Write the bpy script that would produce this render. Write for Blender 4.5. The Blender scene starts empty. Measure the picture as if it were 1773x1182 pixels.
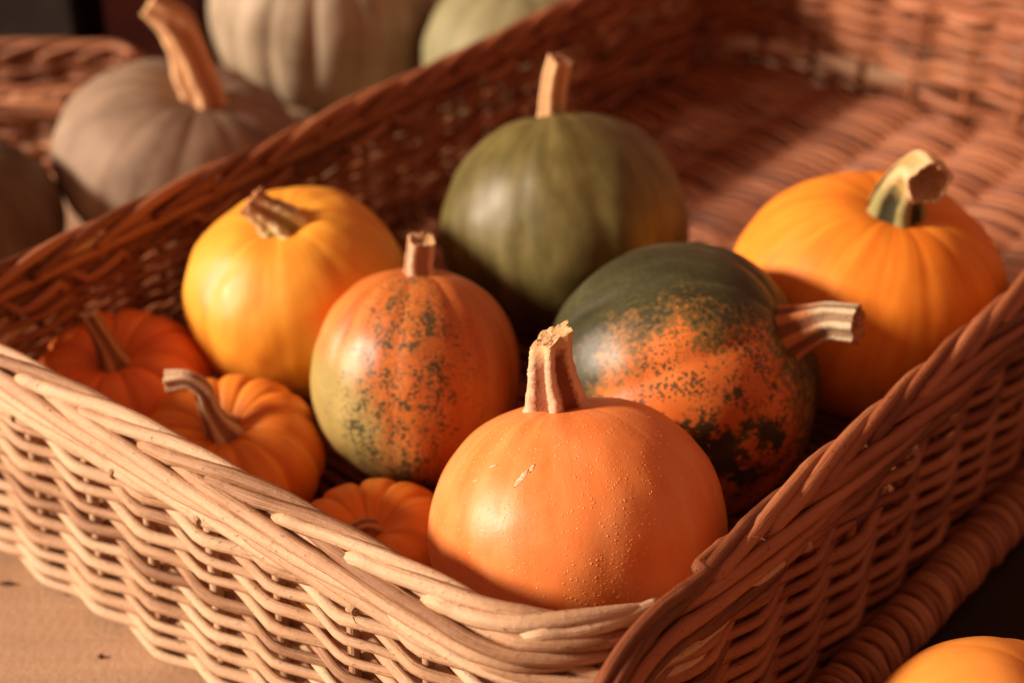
import bpy, math, random
import numpy as np
from mathutils import Vector, Matrix, noise as mnoise

random.seed(7)
RNG = np.random.default_rng(7)
SC = bpy.context.scene
COL = SC.collection
PI = math.pi

# ------------------------------------------------------------------ camera
cam_d = bpy.data.cameras.new('camera')
cam = bpy.data.objects.new('camera', cam_d)
COL.objects.link(cam)
cam.location = (0.0, 0.0, 0.69)
cam.rotation_euler = (math.radians(90 - 31.7), 0, 0)
cam_d.sensor_width = 36.0
cam_d.lens = 63.84
cam_d.clip_start = 0.02
cam_d.clip_end = 60
cam_d.dof.use_dof = True
cam_d.dof.focus_distance = 0.885
cam_d.dof.aperture_fstop = 4.1
cam_d.dof.aperture_blades = 9
SC.camera = cam

# ------------------------------------------------------------------ light
SUN_ELEV, SUN_AZ = 24.0, 8.0          # azimuth: degrees towards the viewer from due left
se, sa = math.radians(SUN_ELEV), math.radians(SUN_AZ)
to_sun = Vector((-math.cos(se) * math.cos(sa), -math.cos(se) * math.sin(sa), math.sin(se)))
sun_d = bpy.data.lights.new('low_sun', 'SUN')
sun_d.energy = 4.7
sun_d.angle = math.radians(10.0)
sun_d.color = (1.0, 0.81, 0.63)
sun = bpy.data.objects.new('low_sun', sun_d)
COL.objects.link(sun)
sun.location = (-3, -1, 2)
sun.rotation_euler = to_sun.to_track_quat('Z', 'Y').to_euler()

world = bpy.data.worlds.new('World')
SC.world = world
world.use_nodes = True
wb = world.node_tree.nodes['Background']
wb.inputs['Color'].default_value = (1.0, 0.39, 0.23, 1)
wb.inputs['Strength'].default_value = 0.24

vs = SC.view_settings
vs.view_transform = 'Standard'
vs.look = 'None'
vs.exposure = 0.62
vs.gamma = 1.0
SC.render.engine = 'CYCLES'
SC.cycles.use_denoising = True
SC.cycles.max_bounces = 6
SC.cycles.diffuse_bounces = 4
SC.cycles.glossy_bounces = 3
SC.cycles.sample_clamp_indirect = 4.0


# ------------------------------------------------------------------ node helper
class NT:
    def __init__(self, name):
        self.m = bpy.data.materials.new(name)
        self.m.use_nodes = True
        self.t = self.m.node_tree
        self.b = self.t.nodes['Principled BSDF']
        self.tc = self.t.nodes.new('ShaderNodeTexCoord')

    def link(self, a, b):
        self.t.links.new(a, b)

    def put(self, sock, v):
        if isinstance(v, bpy.types.NodeSocket):
            self.link(v, sock)
        elif isinstance(v, (tuple, list)) and len(v) == 3 and sock.type == 'RGBA':
            sock.default_value = (*v, 1)
        else:
            sock.default_value = v

    def mapping(self, vec, scale=(1, 1, 1), loc=(0, 0, 0)):
        n = self.t.nodes.new('ShaderNodeMapping')
        self.link(vec, n.inputs['Vector'])
        n.inputs['Scale'].default_value = scale
        self.put(n.inputs['Location'], loc)
        return n.outputs[0]

    def noise(self, vec, scale, detail=3, rough=0.55, dist=0.0):
        n = self.t.nodes.new('ShaderNodeTexNoise')
        self.link(vec, n.inputs['Vector'])
        n.inputs['Scale'].default_value = scale
        n.inputs['Detail'].default_value = detail
        n.inputs['Roughness'].default_value = rough
        n.inputs['Distortion'].default_value = dist
        return n.outputs['Fac']

    def voro(self, vec, scale, rnd=1.0):
        n = self.t.nodes.new('ShaderNodeTexVoronoi')
        self.link(vec, n.inputs['Vector'])
        n.inputs['Scale'].default_value = scale
        n.inputs['Randomness'].default_value = rnd
        return n.outputs['Distance']

    def ramp(self, fac, stops, interp='LINEAR'):
        n = self.t.nodes.new('ShaderNodeValToRGB')
        self.put(n.inputs['Fac'], fac)
        cr = n.color_ramp
        cr.interpolation = interp
        while len(cr.elements) < len(stops):
            cr.elements.new(0.5)
        for e, (p, c) in zip(cr.elements, stops):
            e.position = p
            e.color = (*c, 1) if isinstance(c, (tuple, list)) else (c, c, c, 1)
        return n.outputs['Color']

    def mix(self, fac, a, b, mode='MIX'):
        n = self.t.nodes.new('ShaderNodeMix')
        n.data_type = 'RGBA'
        n.blend_type = mode
        self.put(n.inputs[0], fac)
        self.put(n.inputs[6], a)
        self.put(n.inputs[7], b)
        return n.outputs[2]

    def math(self, op, a, b=0.0, clamp=False):
        n = self.t.nodes.new('ShaderNodeMath')
        n.operation = op
        n.use_clamp = clamp
        self.put(n.inputs[0], a)
        self.put(n.inputs[1], b)
        return n.outputs[0]

    def vmath(self, op, a, b=(0, 0, 0)):
        n = self.t.nodes.new('ShaderNodeVectorMath')
        n.operation = op
        self.put(n.inputs[0], a)
        self.put(n.inputs[1], b)
        return n.outputs['Value'] if op in ('DOT_PRODUCT', 'LENGTH') else n.outputs['Vector']

    def attr(self, name):
        n = self.t.nodes.new('ShaderNodeAttribute')
        n.attribute_name = name
        return n.outputs['Fac']

    def rand(self):
        n = self.t.nodes.new('ShaderNodeObjectInfo')
        return n.outputs['Random']

    def bump(self, h, strength, dist=0.001):
        n = self.t.nodes.new('ShaderNodeBump')
        n.inputs['Strength'].default_value = strength
        n.inputs['Distance'].default_value = dist
        self.link(h, n.inputs['Height'])
        self.link(n.outputs[0], self.b.inputs['Normal'])

    def out(self, color, rough=0.5, spec=0.5):
        self.put(self.b.inputs['Base Color'], color)
        self.put(self.b.inputs['Roughness'], rough)
        self.b.inputs['Specular IOR Level'].default_value = spec
        return self.m


def streak_vec(N, zs=0.25):
    """direction around the fruit's axis, stretched along it: noise on it runs pole to pole"""
    o = N.tc.outputs['Object']
    flat = N.vmath('NORMALIZE', N.vmath('MULTIPLY', o, (1, 1, 0)))
    up = N.vmath('MULTIPLY', o, (0, 0, zs * 14))
    return N.vmath('ADD', flat, up)


# ------------------------------------------------------------------ materials
def willow(name, pale, mid, dark, gloss=0.46):
    N = NT(name)
    uv = N.tc.outputs['UV']
    r = N.rand()
    off = N.vmath('MULTIPLY', N.vmath('ADD', r_vec(N, r), (0, 0, 0)), (13.0, 0, 0))
    v = N.vmath('ADD', uv, off)
    n1 = N.noise(N.mapping(v, (9, 1.2, 1)), 1.0, 3)
    n2 = N.noise(N.mapping(v, (30, 16, 1)), 1.0, 4, 0.65)
    n3 = N.noise(N.mapping(v, (260, 7, 1)), 1.0, 2, 0.6)
    f = N.math('ADD', N.math('MULTIPLY', n1, 0.55), N.math('MULTIPLY', n2, 0.35))
    f = N.math('ADD', f, N.math('MULTIPLY', N.math('SUBTRACT', r, 0.5), 0.30))
    c = N.ramp(f, [(0.27, dark), (0.41, mid), (0.56, pale)])
    sp = N.ramp(n3, [(0.62, 0.0), (0.72, 1.0)])
    c = N.mix(N.math('MULTIPLY', sp, 0.6), c, tuple(x * 0.35 for x in dark))
    N.bump(N.math('ADD', n2, N.math('MULTIPLY', n3, 0.5)), 0.6, 0.0016)
    return N.out(c, N.ramp(n2, [(0.3, gloss), (0.7, gloss + 0.22)]), 0.4)


def r_vec(N, r):
    n = N.t.nodes.new('ShaderNodeCombineXYZ')
    N.link(r, n.inputs[0])
    return n.outputs[0]


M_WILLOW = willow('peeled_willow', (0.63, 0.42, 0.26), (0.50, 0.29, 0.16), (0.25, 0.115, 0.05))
M_BUFF_SHADED = willow('shaded_red_brown_willow', (0.43, 0.160, 0.068), (0.31, 0.096, 0.036), (0.13, 0.036, 0.013), 0.36)  # redder rods, colour also darkened to carry shade inside and on the right
M_WILLOW2 = willow('brown_willow', (0.46, 0.20, 0.09), (0.35, 0.13, 0.055), (0.20, 0.07, 0.03))

N = NT('cut_willow_wood')
n = N.noise(N.tc.outputs['Object'], 900, 3)
M_CUT = N.out(N.ramp(n, [(0.35, (0.22, 0.13, 0.07)), (0.65, (0.46, 0.30, 0.17))]), 0.8, 0.2)

N = NT('pale_table_board')
o = N.tc.outputs['Object']
g = N.noise(N.mapping(o, (4.0, 60.0, 1)), 1.0, 6, 0.7, 0.6)
st = N.noise(o, 7.0, 5, 0.6)
sp = N.noise(o, 90.0, 3, 0.6)
c = N.ramp(g, [(0.3, (0.42, 0.27, 0.17)), (0.7, (0.53, 0.35, 0.22))])
c = N.mix(N.ramp(st, [(0.46, 0.0), (0.70, 0.7)]), c, (0.32, 0.175, 0.095))
c = N.mix(N.ramp(sp, [(0.70, 0.0), (0.78, 0.6)]), c, (0.22, 0.10, 0.05))
N.bump(N.math('ADD', N.noise(o, 220, 4), g), 0.45, 0.0015)
M_TABLE = N.out(c, 0.6, 0.3)


def skin(name, base, light, dark, streak=0.5, rough=0.42, spec=0.5, speck=0.0, speck_col=(0.1, 0.1, 0.03), bumps=0.12,
         streak_scale=5.0, sss=0.08, mott=26, coat=0.0):
    N = NT(name)
    o = N.tc.outputs['Object']
    s1 = N.noise(streak_vec(N), streak_scale, 4, 0.6)
    m1 = N.noise(o, mott, 4, 0.6)
    c = N.ramp(N.math('ADD', N.math('MULTIPLY', s1, streak), N.math('MULTIPLY', m1, 1 - streak)),
               [(0.34, dark), (0.5, base), (0.68, light)])
    if speck:
        f = N.noise(o, 260, 3, 0.6)
        c = N.mix(N.math('MULTIPLY', N.ramp(f, [(0.62, 0.0), (0.72, 1.0)]), speck), c, speck_col)
    fine = N.noise(o, 420, 3, 0.6)
    N.bump(N.math('ADD', N.math('MULTIPLY', m1, 1.0), N.math('MULTIPLY', fine, 0.5)), bumps, 0.0012)
    r = N.math('ADD', rough - 0.06, N.math('MULTIPLY', N.noise(o, 60, 3), 0.14))
    if sss:
        N.b.inputs['Subsurface Weight'].default_value = sss
        N.b.inputs['Subsurface Radius'].default_value = (0.006, 0.002, 0.0006)
        N.b.inputs['Subsurface Scale'].default_value = 1.0
    if coat:
        N.b.inputs['Coat Weight'].default_value = coat
        N.b.inputs['Coat Roughness'].default_value = 0.3
    return N.out(c, r, spec)


M_FRONT = skin('orange_skin', (0.82, 0.25, 0.065), (0.86, 0.34, 0.12), (0.76, 0.18, 0.032), 0.55, 0.44, 0.45, 0.10,
               (0.86, 0.42, 0.16), 0.16)
M_RIGHT = skin('amber_skin', (0.82, 0.25, 0.020), (0.85, 0.31, 0.03), (0.74, 0.18, 0.012), 0.8, 0.55, 0.3, streak_scale=7)
M_YELLOW = skin('yellow_skin', (0.82, 0.36, 0.035), (0.85, 0.43, 0.055), (0.74, 0.26, 0.02), 0.6, 0.48, 0.45)
M_RED = skin('red_orange_skin', (0.80, 0.19, 0.035), (0.83, 0.25, 0.05), (0.72, 0.13, 0.02), 0.6, 0.5, 0.35)
M_MINI = skin('small_orange_skin', (0.76, 0.23, 0.025), (0.80, 0.29, 0.035), (0.66, 0.16, 0.015), 0.6, 0.5, 0.35)
M_NEAR = skin('bright_orange_skin', (0.82, 0.30, 0.05), (0.85, 0.34, 0.06), (0.78, 0.25, 0.035), 0.6, 0.5, 0.3)
M_GREEN = skin('olive_green_skin', (0.125, 0.104, 0.028), (0.205, 0.172, 0.058), (0.074, 0.058, 0.014), 0.62, 0.46, 0.45, 0.25,
               (0.22, 0.19, 0.09), 0.10, 6.5, 0.0, 45, 0.0)
M_TAN = skin('dusty_grey_tan_skin', (0.27, 0.19, 0.13), (0.38, 0.28, 0.20), (0.13, 0.085, 0.055), 0.5, 0.65, 0.3, 0.0,
             streak_scale=4, sss=0, mott=22)
M_WHITE = skin('cream_grey_skin', (0.36, 0.28, 0.19), (0.48, 0.39, 0.28), (0.19, 0.135, 0.08), 0.5, 0.6, 0.3, streak_scale=4, sss=0)
M_PALEGREEN = skin('pale_sage_skin', (0.25, 0.23, 0.12), (0.31, 0.29, 0.155), (0.19, 0.175, 0.085), 0.6, 0.6, 0.3, sss=0)
M_DARK = skin('dark_brown_green_skin', (0.13, 0.085, 0.05), (0.18, 0.12, 0.075), (0.08, 0.05, 0.03), 0.6, 0.6, 0.3, sss=0)


def noise_vec(N, vec, scale):
    n = N.t.nodes.new('ShaderNodeTexNoise')
    N.link(vec, n.inputs['Vector'])
    n.inputs['Scale'].default_value = scale
    return n.outputs['Color']


def skin_speckled(name, d_green, d_band, inv):
    """upright squash: buff green on one flank, orange on the other, dark green freckles along a band"""
    N = NT(name)
    o = N.tc.outputs['Object']
    u = N.vmath('NORMALIZE', o)
    big = N.noise(o, 18, 4, 0.6)
    s1 = N.noise(streak_vec(N), 5, 4, 0.6)
    g = N.math('ADD', N.vmath('DOT_PRODUCT', u, d_green), N.math('MULTIPLY', N.math('SUBTRACT', big, 0.5), 0.7))
    orange = N.ramp(s1, [(0.35, (0.55, 0.13, 0.022)), (0.65, (0.66, 0.22, 0.045))])
    buff = N.ramp(big, [(0.3, (0.32, 0.25, 0.07)), (0.7, (0.50, 0.38, 0.14))])
    c = N.mix(N.ramp(g, [(0.36, 0.0), (0.72, 1.0)]), orange, buff)
    flat = N.vmath('NORMALIZE', N.vmath('MULTIPLY', o, (1, 1, 0)))
    band = N.math('ADD', N.vmath('DOT_PRODUCT', flat, d_band), N.math('MULTIPLY', N.math('SUBTRACT', s1, 0.5), 0.35))
    dens = N.ramp(band, [(0.45, 0.12), (0.80, 0.5), (0.96, 1.0)])
    f1 = N.noise(o, 520, 4, 0.62)
    f2 = N.noise(o, 95, 3, 0.6)
    dist = N.vmath('ADD', o, N.vmath('MULTIPLY', N.vmath('SUBTRACT', noise_vec(N, o, 420), (0.5, 0.5, 0.5)), (0.004, 0.004, 0.004)))
    d1 = N.voro(dist, 540)
    d2 = N.voro(dist, 900)
    st2 = N.noise(streak_vec(N, 0.5), 11, 4, 0.65)
    amt = N.math('MULTIPLY', dens, N.ramp(N.math('ADD', N.math('MULTIPLY', f2, 0.5), N.math('MULTIPLY', st2, 0.5)), [(0.42, 0.1), (0.60, 1.0)]))
    k1 = N.ramp(N.math('SUBTRACT', d1, N.math('MULTIPLY', amt, 0.66)), [(0.0, 1.0), (0.10, 0.0)])
    k2 = N.ramp(N.math('SUBTRACT', d2, N.math('MULTIPLY', dens, 0.38)), [(0.0, 1.0), (0.12, 0.0)])
    c = N.mix(N.math('MULTIPLY', k2, 0.55), c, (0.10, 0.075, 0.03))
    c = N.mix(N.math('MULTIPLY', k1, 0.92), c, (0.050, 0.055, 0.024))
    N.bump(N.math('ADD', big, N.math('MULTIPLY', f1, 0.3)), 0.15, 0.0012)
    return N.out(c, N.math('ADD', 0.36, N.math('MULTIPLY', f2, 0.14)), 0.45)


def skin_patched(name, d_orange, d_blot):
    """dark green squash with one freckled orange patch and black-green blotches inside it"""
    N = NT(name)
    o = N.tc.outputs['Object']
    u = N.vmath('NORMALIZE', o)
    big = N.noise(o, 26, 5, 0.65)
    s1 = N.noise(streak_vec(N), 6, 4, 0.6)
    g = N.math('ADD', N.vmath('DOT_PRODUCT', u, d_orange), N.math('MULTIPLY', N.math('SUBTRACT', big, 0.5), 1.0))
    fine = N.noise(o, 300, 5, 0.7)
    g2 = N.math('ADD', g, N.math('MULTIPLY', N.math('SUBTRACT', fine, 0.5), 0.9))
    green = N.ramp(N.math('ADD', N.math('MULTIPLY', s1, 0.6), N.math('MULTIPLY', fine, 0.4)),
                   [(0.34, (0.018, 0.019, 0.006)), (0.52, (0.042, 0.042, 0.014)), (0.70, (0.105, 0.098, 0.036))])
    orange = N.ramp(big, [(0.3, (0.60, 0.12, 0.018)), (0.7, (0.72, 0.21, 0.035))])
    tan = (0.34, 0.16, 0.03)
    c = N.mix(N.ramp(g2, [(0.40, 0.0), (0.60, 0.75)]), green, tan)
    c = N.mix(N.ramp(g2, [(0.60, 0.0), (0.70, 1.0)]), c, orange)
    b = N.math('ADD', N.vmath('DOT_PRODUCT', u, d_blot), N.math('MULTIPLY', N.math('SUBTRACT', N.noise(o, 60, 6, 0.75), 0.5), 1.1))
    c = N.mix(N.ramp(b, [(0.90, 0.0), (0.96, 0.95)]), c, (0.028, 0.030, 0.010))
    dist = N.vmath('ADD', o, N.vmath('MULTIPLY', N.vmath('SUBTRACT', noise_vec(N, o, 380), (0.5, 0.5, 0.5)), (0.005, 0.005, 0.005)))
    d1 = N.voro(dist, 400)
    m = N.ramp(N.noise(o, 55, 3, 0.6), [(0.42, 0.0), (0.62, 1.0)])
    k1 = N.ramp(N.math('SUBTRACT', d1, N.math('ADD', N.math('MULTIPLY', m, 0.36), 0.10)), [(0.0, 1.0), (0.10, 0.0)])
    c = N.mix(N.math('MULTIPLY', k1, 0.88), c, (0.045, 0.042, 0.015))
    N.bump(N.math('ADD', big, N.math('MULTIPLY', fine, 0.4)), 0.12, 0.0012)
    return N.out(c, N.math('ADD', 0.40, N.math('MULTIPLY', big, 0.14)), 0.5)


def stem_mat(name, ridge, groove, tip=None, base=None, rough=0.75):
    N = NT(name)
    o = N.tc.outputs['Object']
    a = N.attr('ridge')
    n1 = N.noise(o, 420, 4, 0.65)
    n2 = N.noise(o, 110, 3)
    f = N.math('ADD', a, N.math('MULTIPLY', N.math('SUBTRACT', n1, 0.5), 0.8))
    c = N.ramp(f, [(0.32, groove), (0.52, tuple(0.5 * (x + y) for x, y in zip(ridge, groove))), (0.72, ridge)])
    t = N.math('ADD', N.attr('along'), N.math('MULTIPLY', N.math('SUBTRACT', n2, 0.5), 0.5))
    if base:
        c = N.mix(N.ramp(t, [(0.30, 1.0), (0.60, 0.0)]), c, N.mix(N.ramp(a, [(0.3, 0.0), (0.6, 1.0)]), base[1], base[0]))
    if tip:
        c = N.mix(N.ramp(t, [(0.75, 0.0), (0.95, 0.8)]), c, tip)
    N.bump(N.math('ADD', n1, n2), 0.6, 0.0015)
    return N.out(c, rough, 0.25)


M_CORK = NT('dry_cork')
n = M_CORK.noise(M_CORK.tc.outputs['Object'], 500, 4, 0.7)
M_CORK.bump(n, 0.9, 0.002)
M_CORK = M_CORK.out(M_CORK.ramp(n, [(0.35, (0.48, 0.24, 0.10)), (0.6, (0.74, 0.48, 0.25))]), 0.85, 0.2)
M_CORK_RED = NT('brown_pith')
n = M_CORK_RED.noise(M_CORK_RED.tc.outputs['Object'], 330, 4, 0.7)
M_CORK_RED.bump(n, 0.9, 0.002)
M_CORK_RED = M_CORK_RED.out(M_CORK_RED.ramp(n, [(0.3, (0.22, 0.08, 0.03)), (0.55, (0.50, 0.22, 0.09)), (0.75, (0.70, 0.42, 0.22))]), 0.85, 0.2)

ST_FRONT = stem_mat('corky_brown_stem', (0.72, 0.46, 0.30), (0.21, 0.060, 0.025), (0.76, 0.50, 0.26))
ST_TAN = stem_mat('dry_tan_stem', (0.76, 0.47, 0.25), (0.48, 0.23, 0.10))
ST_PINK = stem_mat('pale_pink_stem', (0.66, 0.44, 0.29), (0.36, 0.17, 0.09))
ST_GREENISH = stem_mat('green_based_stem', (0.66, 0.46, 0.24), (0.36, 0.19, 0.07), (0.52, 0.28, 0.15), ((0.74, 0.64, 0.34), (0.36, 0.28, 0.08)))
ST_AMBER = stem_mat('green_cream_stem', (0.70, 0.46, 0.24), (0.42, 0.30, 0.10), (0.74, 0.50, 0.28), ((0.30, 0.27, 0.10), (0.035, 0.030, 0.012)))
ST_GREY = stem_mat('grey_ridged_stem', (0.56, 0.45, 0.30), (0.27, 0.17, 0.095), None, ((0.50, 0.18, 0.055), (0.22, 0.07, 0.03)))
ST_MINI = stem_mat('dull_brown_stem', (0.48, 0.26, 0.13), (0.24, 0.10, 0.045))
ST_MINI2 = stem_mat('pale_curled_stem', (0.62, 0.42, 0.26), (0.30, 0.14, 0.07), (0.72, 0.52, 0.34))

N = NT('water_drop')
N.b.inputs['Transmission Weight'].default_value = 0.0
M_DROP = N.out((0.84, 0.32, 0.09), 0.2, 0.8)
N = NT('dry_scar')
n = N.noise(N.tc.outputs['Object'], 900, 4, 0.7)
N.bump(n, 0.8, 0.001)
M_SCAR = N.out(N.ramp(n, [(0.35, (0.74, 0.36, 0.16)), (0.6, (0.86, 0.66, 0.48))]), 0.6, 0.3)


def plain(name, col, rough=0.7, var=0.25, scale=20):
    N = NT(name)
    n = N.noise(N.tc.outputs['Object'], scale, 4, 0.6)
    c = N.ramp(n, [(0.3, tuple(x * (1 - var) for x in col)), (0.7, tuple(x * (1 + var) for x in col))])
    N.bump(n, 0.2, 0.002)
    return N.out(c, rough, 0.2)


M_SLATE = plain('slate_grey_paint', (0.050, 0.046, 0.040), 0.8)
M_DARKRED = plain('dark_red_paint', (0.060, 0.010, 0.006), 0.75)
M_SHADE_SHEET = plain('black_brown_shade', (0.022, 0.012, 0.008), 0.85)
M_SOIL = plain('dark_soil_crumb', (0.10, 0.045, 0.02), 0.9)


# ------------------------------------------------------------------ object helpers
def link_mesh(name, verts, faces, mat, parent=None, uvs=None, smooth=True, attrs=None):
    me = bpy.data.meshes.new(name)
    me.from_pydata(verts if isinstance(verts, list) else verts.tolist(), [], faces)
    if uvs is not None:
        lay = me.uv_layers.new(name='UVMap')
        lay.data.foreach_set('uv', np.asarray(uvs, dtype=np.float32).ravel())
    for k, v in (attrs or {}).items():
        at = me.attributes.new(k, 'FLOAT', 'POINT')
        at.data.foreach_set('value', np.asarray(v, dtype=np.float32))
    me.materials.append(mat)
    if smooth:
        me.polygons.foreach_set('use_smooth', [True] * len(me.polygons))
    me.update()
    ob = bpy.data.objects.new(name, me)
    COL.objects.link(ob)
    if parent is not None:
        ob.parent = parent
    return ob


def share(src, name, parent, loc=(0, 0, 0), rot=(0, 0, 0)):
    ob = bpy.data.objects.new(name, src.data)
    COL.objects.link(ob)
    ob.parent = parent
    ob.location = loc
    ob.rotation_euler = rot
    return ob


def thing(name, label, cat, loc=(0, 0, 0), rotz=0.0, group=None):
    e = bpy.data.objects.new(name, None)
    COL.objects.link(e)
    e.empty_display_size = 0.02
    e.location = loc
    e.rotation_euler = (0, 0, rotz)
    e['label'] = label
    e['category'] = cat
    if group:
        e['group'] = group
    return e


def tube_geo(P, R, k=8, cap=True):
    """tube along points P (n,3) with radii R (n,), uv = (metres along, turn around)"""
    P = np.asarray(P, float)
    n = len(P)
    R = np.broadcast_to(np.asarray(R, float), (n,))
    T = np.gradient(P, axis=0)
    T /= np.linalg.norm(T, axis=1)[:, None] + 1e-12
    A = np.zeros_like(P)
    a = np.array([0, 0, 1.0]) if abs(T[0, 2]) < 0.8 else np.array([1.0, 0, 0])
    for i in range(n):
        a = a - T[i] * (a @ T[i])
        a /= np.linalg.norm(a) + 1e-12
        A[i] = a
    B = np.cross(T, A)
    th = np.arange(k) / k * 2 * PI
    V = P[:, None, :] + R[:, None, None] * (np.cos(th)[None, :, None] * A[:, None, :] + np.sin(th)[None, :, None] * B[:, None, :])
    V = V.reshape(-1, 3)
    i = np.arange(n - 1)[:, None]
    j = np.arange(k)[None, :]
    j2 = (j + 1) % k
    F = np.stack([i * k + j, i * k + j2, (i + 1) * k + j2, (i + 1) * k + j], -1).reshape(-1, 4)
    L = np.concatenate([[0], np.cumsum(np.linalg.norm(np.diff(P, axis=0), axis=1))])
    one = np.ones_like(j)
    u0 = L[:-1][:, None] * one
    u1 = L[1:][:, None] * one
    v0 = j / k + 0 * u0
    v1 = (j + 1) / k + 0 * u0
    UV = np.stack([np.stack([u0, v0], -1), np.stack([u0, v1], -1), np.stack([u1, v1], -1), np.stack([u1, v0], -1)], 2).reshape(-1, 2)
    F = F.tolist()
    if cap:
        F.append(list(range(k))[::-1])
        F.append([(n - 1) * k + q for q in range(k)])
        UV = np.concatenate([UV, np.zeros((2 * k, 2))])
    return V, F, UV


def tube(name, P, R, mat, parent, k=8):
    if len(P) > 24:                             # leaf nodes: slight swellings along a rod
        d = np.concatenate([[0], np.cumsum(np.linalg.norm(np.diff(np.asarray(P), axis=0), axis=1))])
        R = np.broadcast_to(np.asarray(R, float), (len(P),)).copy()
        x = random.uniform(0, 0.06)
        while x < d[-1]:
            R *= 1 + random.uniform(0.05, 0.18) * np.exp(-((d - x) / 0.0035) ** 2)
            x += random.uniform(0.035, 0.12)
    V, F, UV = tube_geo(P, R, k)
    return link_mesh(name, V, F, mat, parent, UV)


_nz = RNG.random((64, 512))


def wob(x, row):
    """smooth 1-D noise in -1..1, x in cells"""
    x = np.asarray(x, float)
    i = np.floor(x).astype(int)
    f = x - i
    f = f * f * (3 - 2 * f)
    r = _nz[row % 64]
    return (r[i % 512] * (1 - f) + r[(i + 1) % 512] * f) * 2 - 1


# ------------------------------------------------------------------ the table
t = link_mesh('table_surface', [(-4, -1.5, 0), (4, -1.5, 0), (4, 5, 0), (-4, 5, 0)], [(0, 1, 2, 3)], M_TABLE, smooth=False)
t['kind'] = 'structure'
t['label'] = 'pale brown table board under the wicker basket'


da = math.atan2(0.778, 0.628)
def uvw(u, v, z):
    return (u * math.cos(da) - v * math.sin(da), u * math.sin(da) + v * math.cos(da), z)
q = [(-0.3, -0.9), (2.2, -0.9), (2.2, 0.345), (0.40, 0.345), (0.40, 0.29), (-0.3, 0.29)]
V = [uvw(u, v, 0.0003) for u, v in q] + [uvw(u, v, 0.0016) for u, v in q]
bd = link_mesh('table_shade_sheet', V, [(6, 7, 8, 9, 10, 11), (5, 4, 3, 2, 1, 0)] + [(k, (k + 1) % 6, (k + 1) % 6 + 6, k + 6) for k in range(6)], M_SHADE_SHEET, smooth=False)  # dark sheet laid over the table in place of shade
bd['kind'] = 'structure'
bd['label'] = 'nearly black sheet standing in for shade on the table along the right side of the basket'


# ------------------------------------------------------------------ baskets
class Loop:
    """rounded rectangle walked counter-clockwise, starting half way along its +v side"""
    def __init__(self, a, b, R):
        pts = []
        Rl, Rn, Rr, Rf = R
        def arc(cx, cy, r, a0):
            for q in np.linspace(0, 1, 40)[1:]:
                w = a0 + q * PI / 2
                pts.append((cx + r * math.cos(w), cy + r * math.sin(w)))
        def line(x0, y0, x1, y1):
            m = max(2, int(math.hypot(x1 - x0, y1 - y0) / 0.004))
            for q in np.linspace(0, 1, m)[1:]:
                pts.append((x0 + (x1 - x0) * q, y0 + (y1 - y0) * q))
        pts.append((0, b))
        line(0, b, -a + Rl, b); arc(-a + Rl, b - Rl, Rl, PI / 2)
        line(-a, b - Rl, -a, -b + Rn); arc(-a + Rn, -b + Rn, Rn, PI)
        self.near = len(pts) - 20
        line(-a + Rn, -b, a - Rr, -b); arc(a - Rr, -b + Rr, Rr, 1.5 * PI)
        line(a, -b + Rr, a, b - Rf); arc(a - Rf, b - Rf, Rf, 0)
        line(a - Rf, b, 0, b)
        p = np.array(pts)
        d = np.linalg.norm(np.diff(p, axis=0), axis=1)
        self.s = np.concatenate([[0], np.cumsum(d)])
        self.L = self.s[-1]
        self.p = p
        self.s_near = self.s[self.near]
        self.s_left = self.s_near - (2 * b - Rl - Rn) - PI / 4 * (Rl + Rn)
        self.s_right = self.s_near + (2 * a - Rn - Rr) + PI / 4 * (Rn + Rr)
        self.s_far = self.s_right + (2 * b - Rr - Rf) + PI / 4 * (Rr + Rf)
        t = np.gradient(p, axis=0)
        t[0] = t[-1] = (-1, 0)
        for _ in range(3):
            t[1:-1] = (t[:-2] + t[1:-1] * 2 + t[2:]) / 4
        self.t = t / np.linalg.norm(t, axis=1)[:, None]

    def at(self, s, off=0.0, z=0.0):
        s = np.asarray(s, float) % self.L
        x = np.interp(s, self.s, self.p[:, 0]); y = np.interp(s, self.s, self.p[:, 1])
        tx = np.interp(s, self.s, self.t[:, 0]); ty = np.interp(s, self.s, self.t[:, 1])
        m = np.hypot(tx, ty)
        return np.stack([x + off * ty / m, y - off * tx / m, np.broadcast_to(z, x.shape)], -1)


def interp_path(t, key):
    """smooth key curve: key rows (t, n, z) in mm"""
    key = np.array(key, float)
    tt = np.asarray(t)
    out = []
    for c in (1, 2):
        # Catmull-Rom through the keys
        k = key[:, 0]; v = key[:, c]
        m = np.gradient(v, k)
        i = np.clip(np.searchsorted(k, tt, side='right') - 1, 0, len(k) - 2)
        h = k[i + 1] - k[i]
        x = np.clip((tt - k[i]) / h, 0, 1)
        out.append((2 * x**3 - 3 * x**2 + 1) * v[i] + (x**3 - 2 * x**2 + x) * h * m[i]
                   + (-2 * x**3 + 3 * x**2) * v[i + 1] + (x**3 - x**2) * h * m[i + 1])
    return out


# cross-section of the border along one rod: (stake spacings along, outward mm, up mm)
CREST = [(-0.02, 0, -16), (0.02, 1.2, -7), (0.10, 2.8, -2.4), (0.5, 2.4, 1.2), (1.0, 0.8, 4.2), (1.6, -2.2, 6.2), (2.2, -5.2, 5.0), (2.7, -7.0, 1.0), (3.1, -7.2, -5)]
OUTER = [(0.0, -4, -2), (0.6, 1.0, -2.6), (1.2, 5.6, -2.6), (2.0, 8.2, -3.6), (3.0, 9.5, -7.4), (4.0, 9.9, -11.2), (5.0, 8.8, -14.4), (5.6, 4.0, -16.4), (6.0, -3, -17)]


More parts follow.
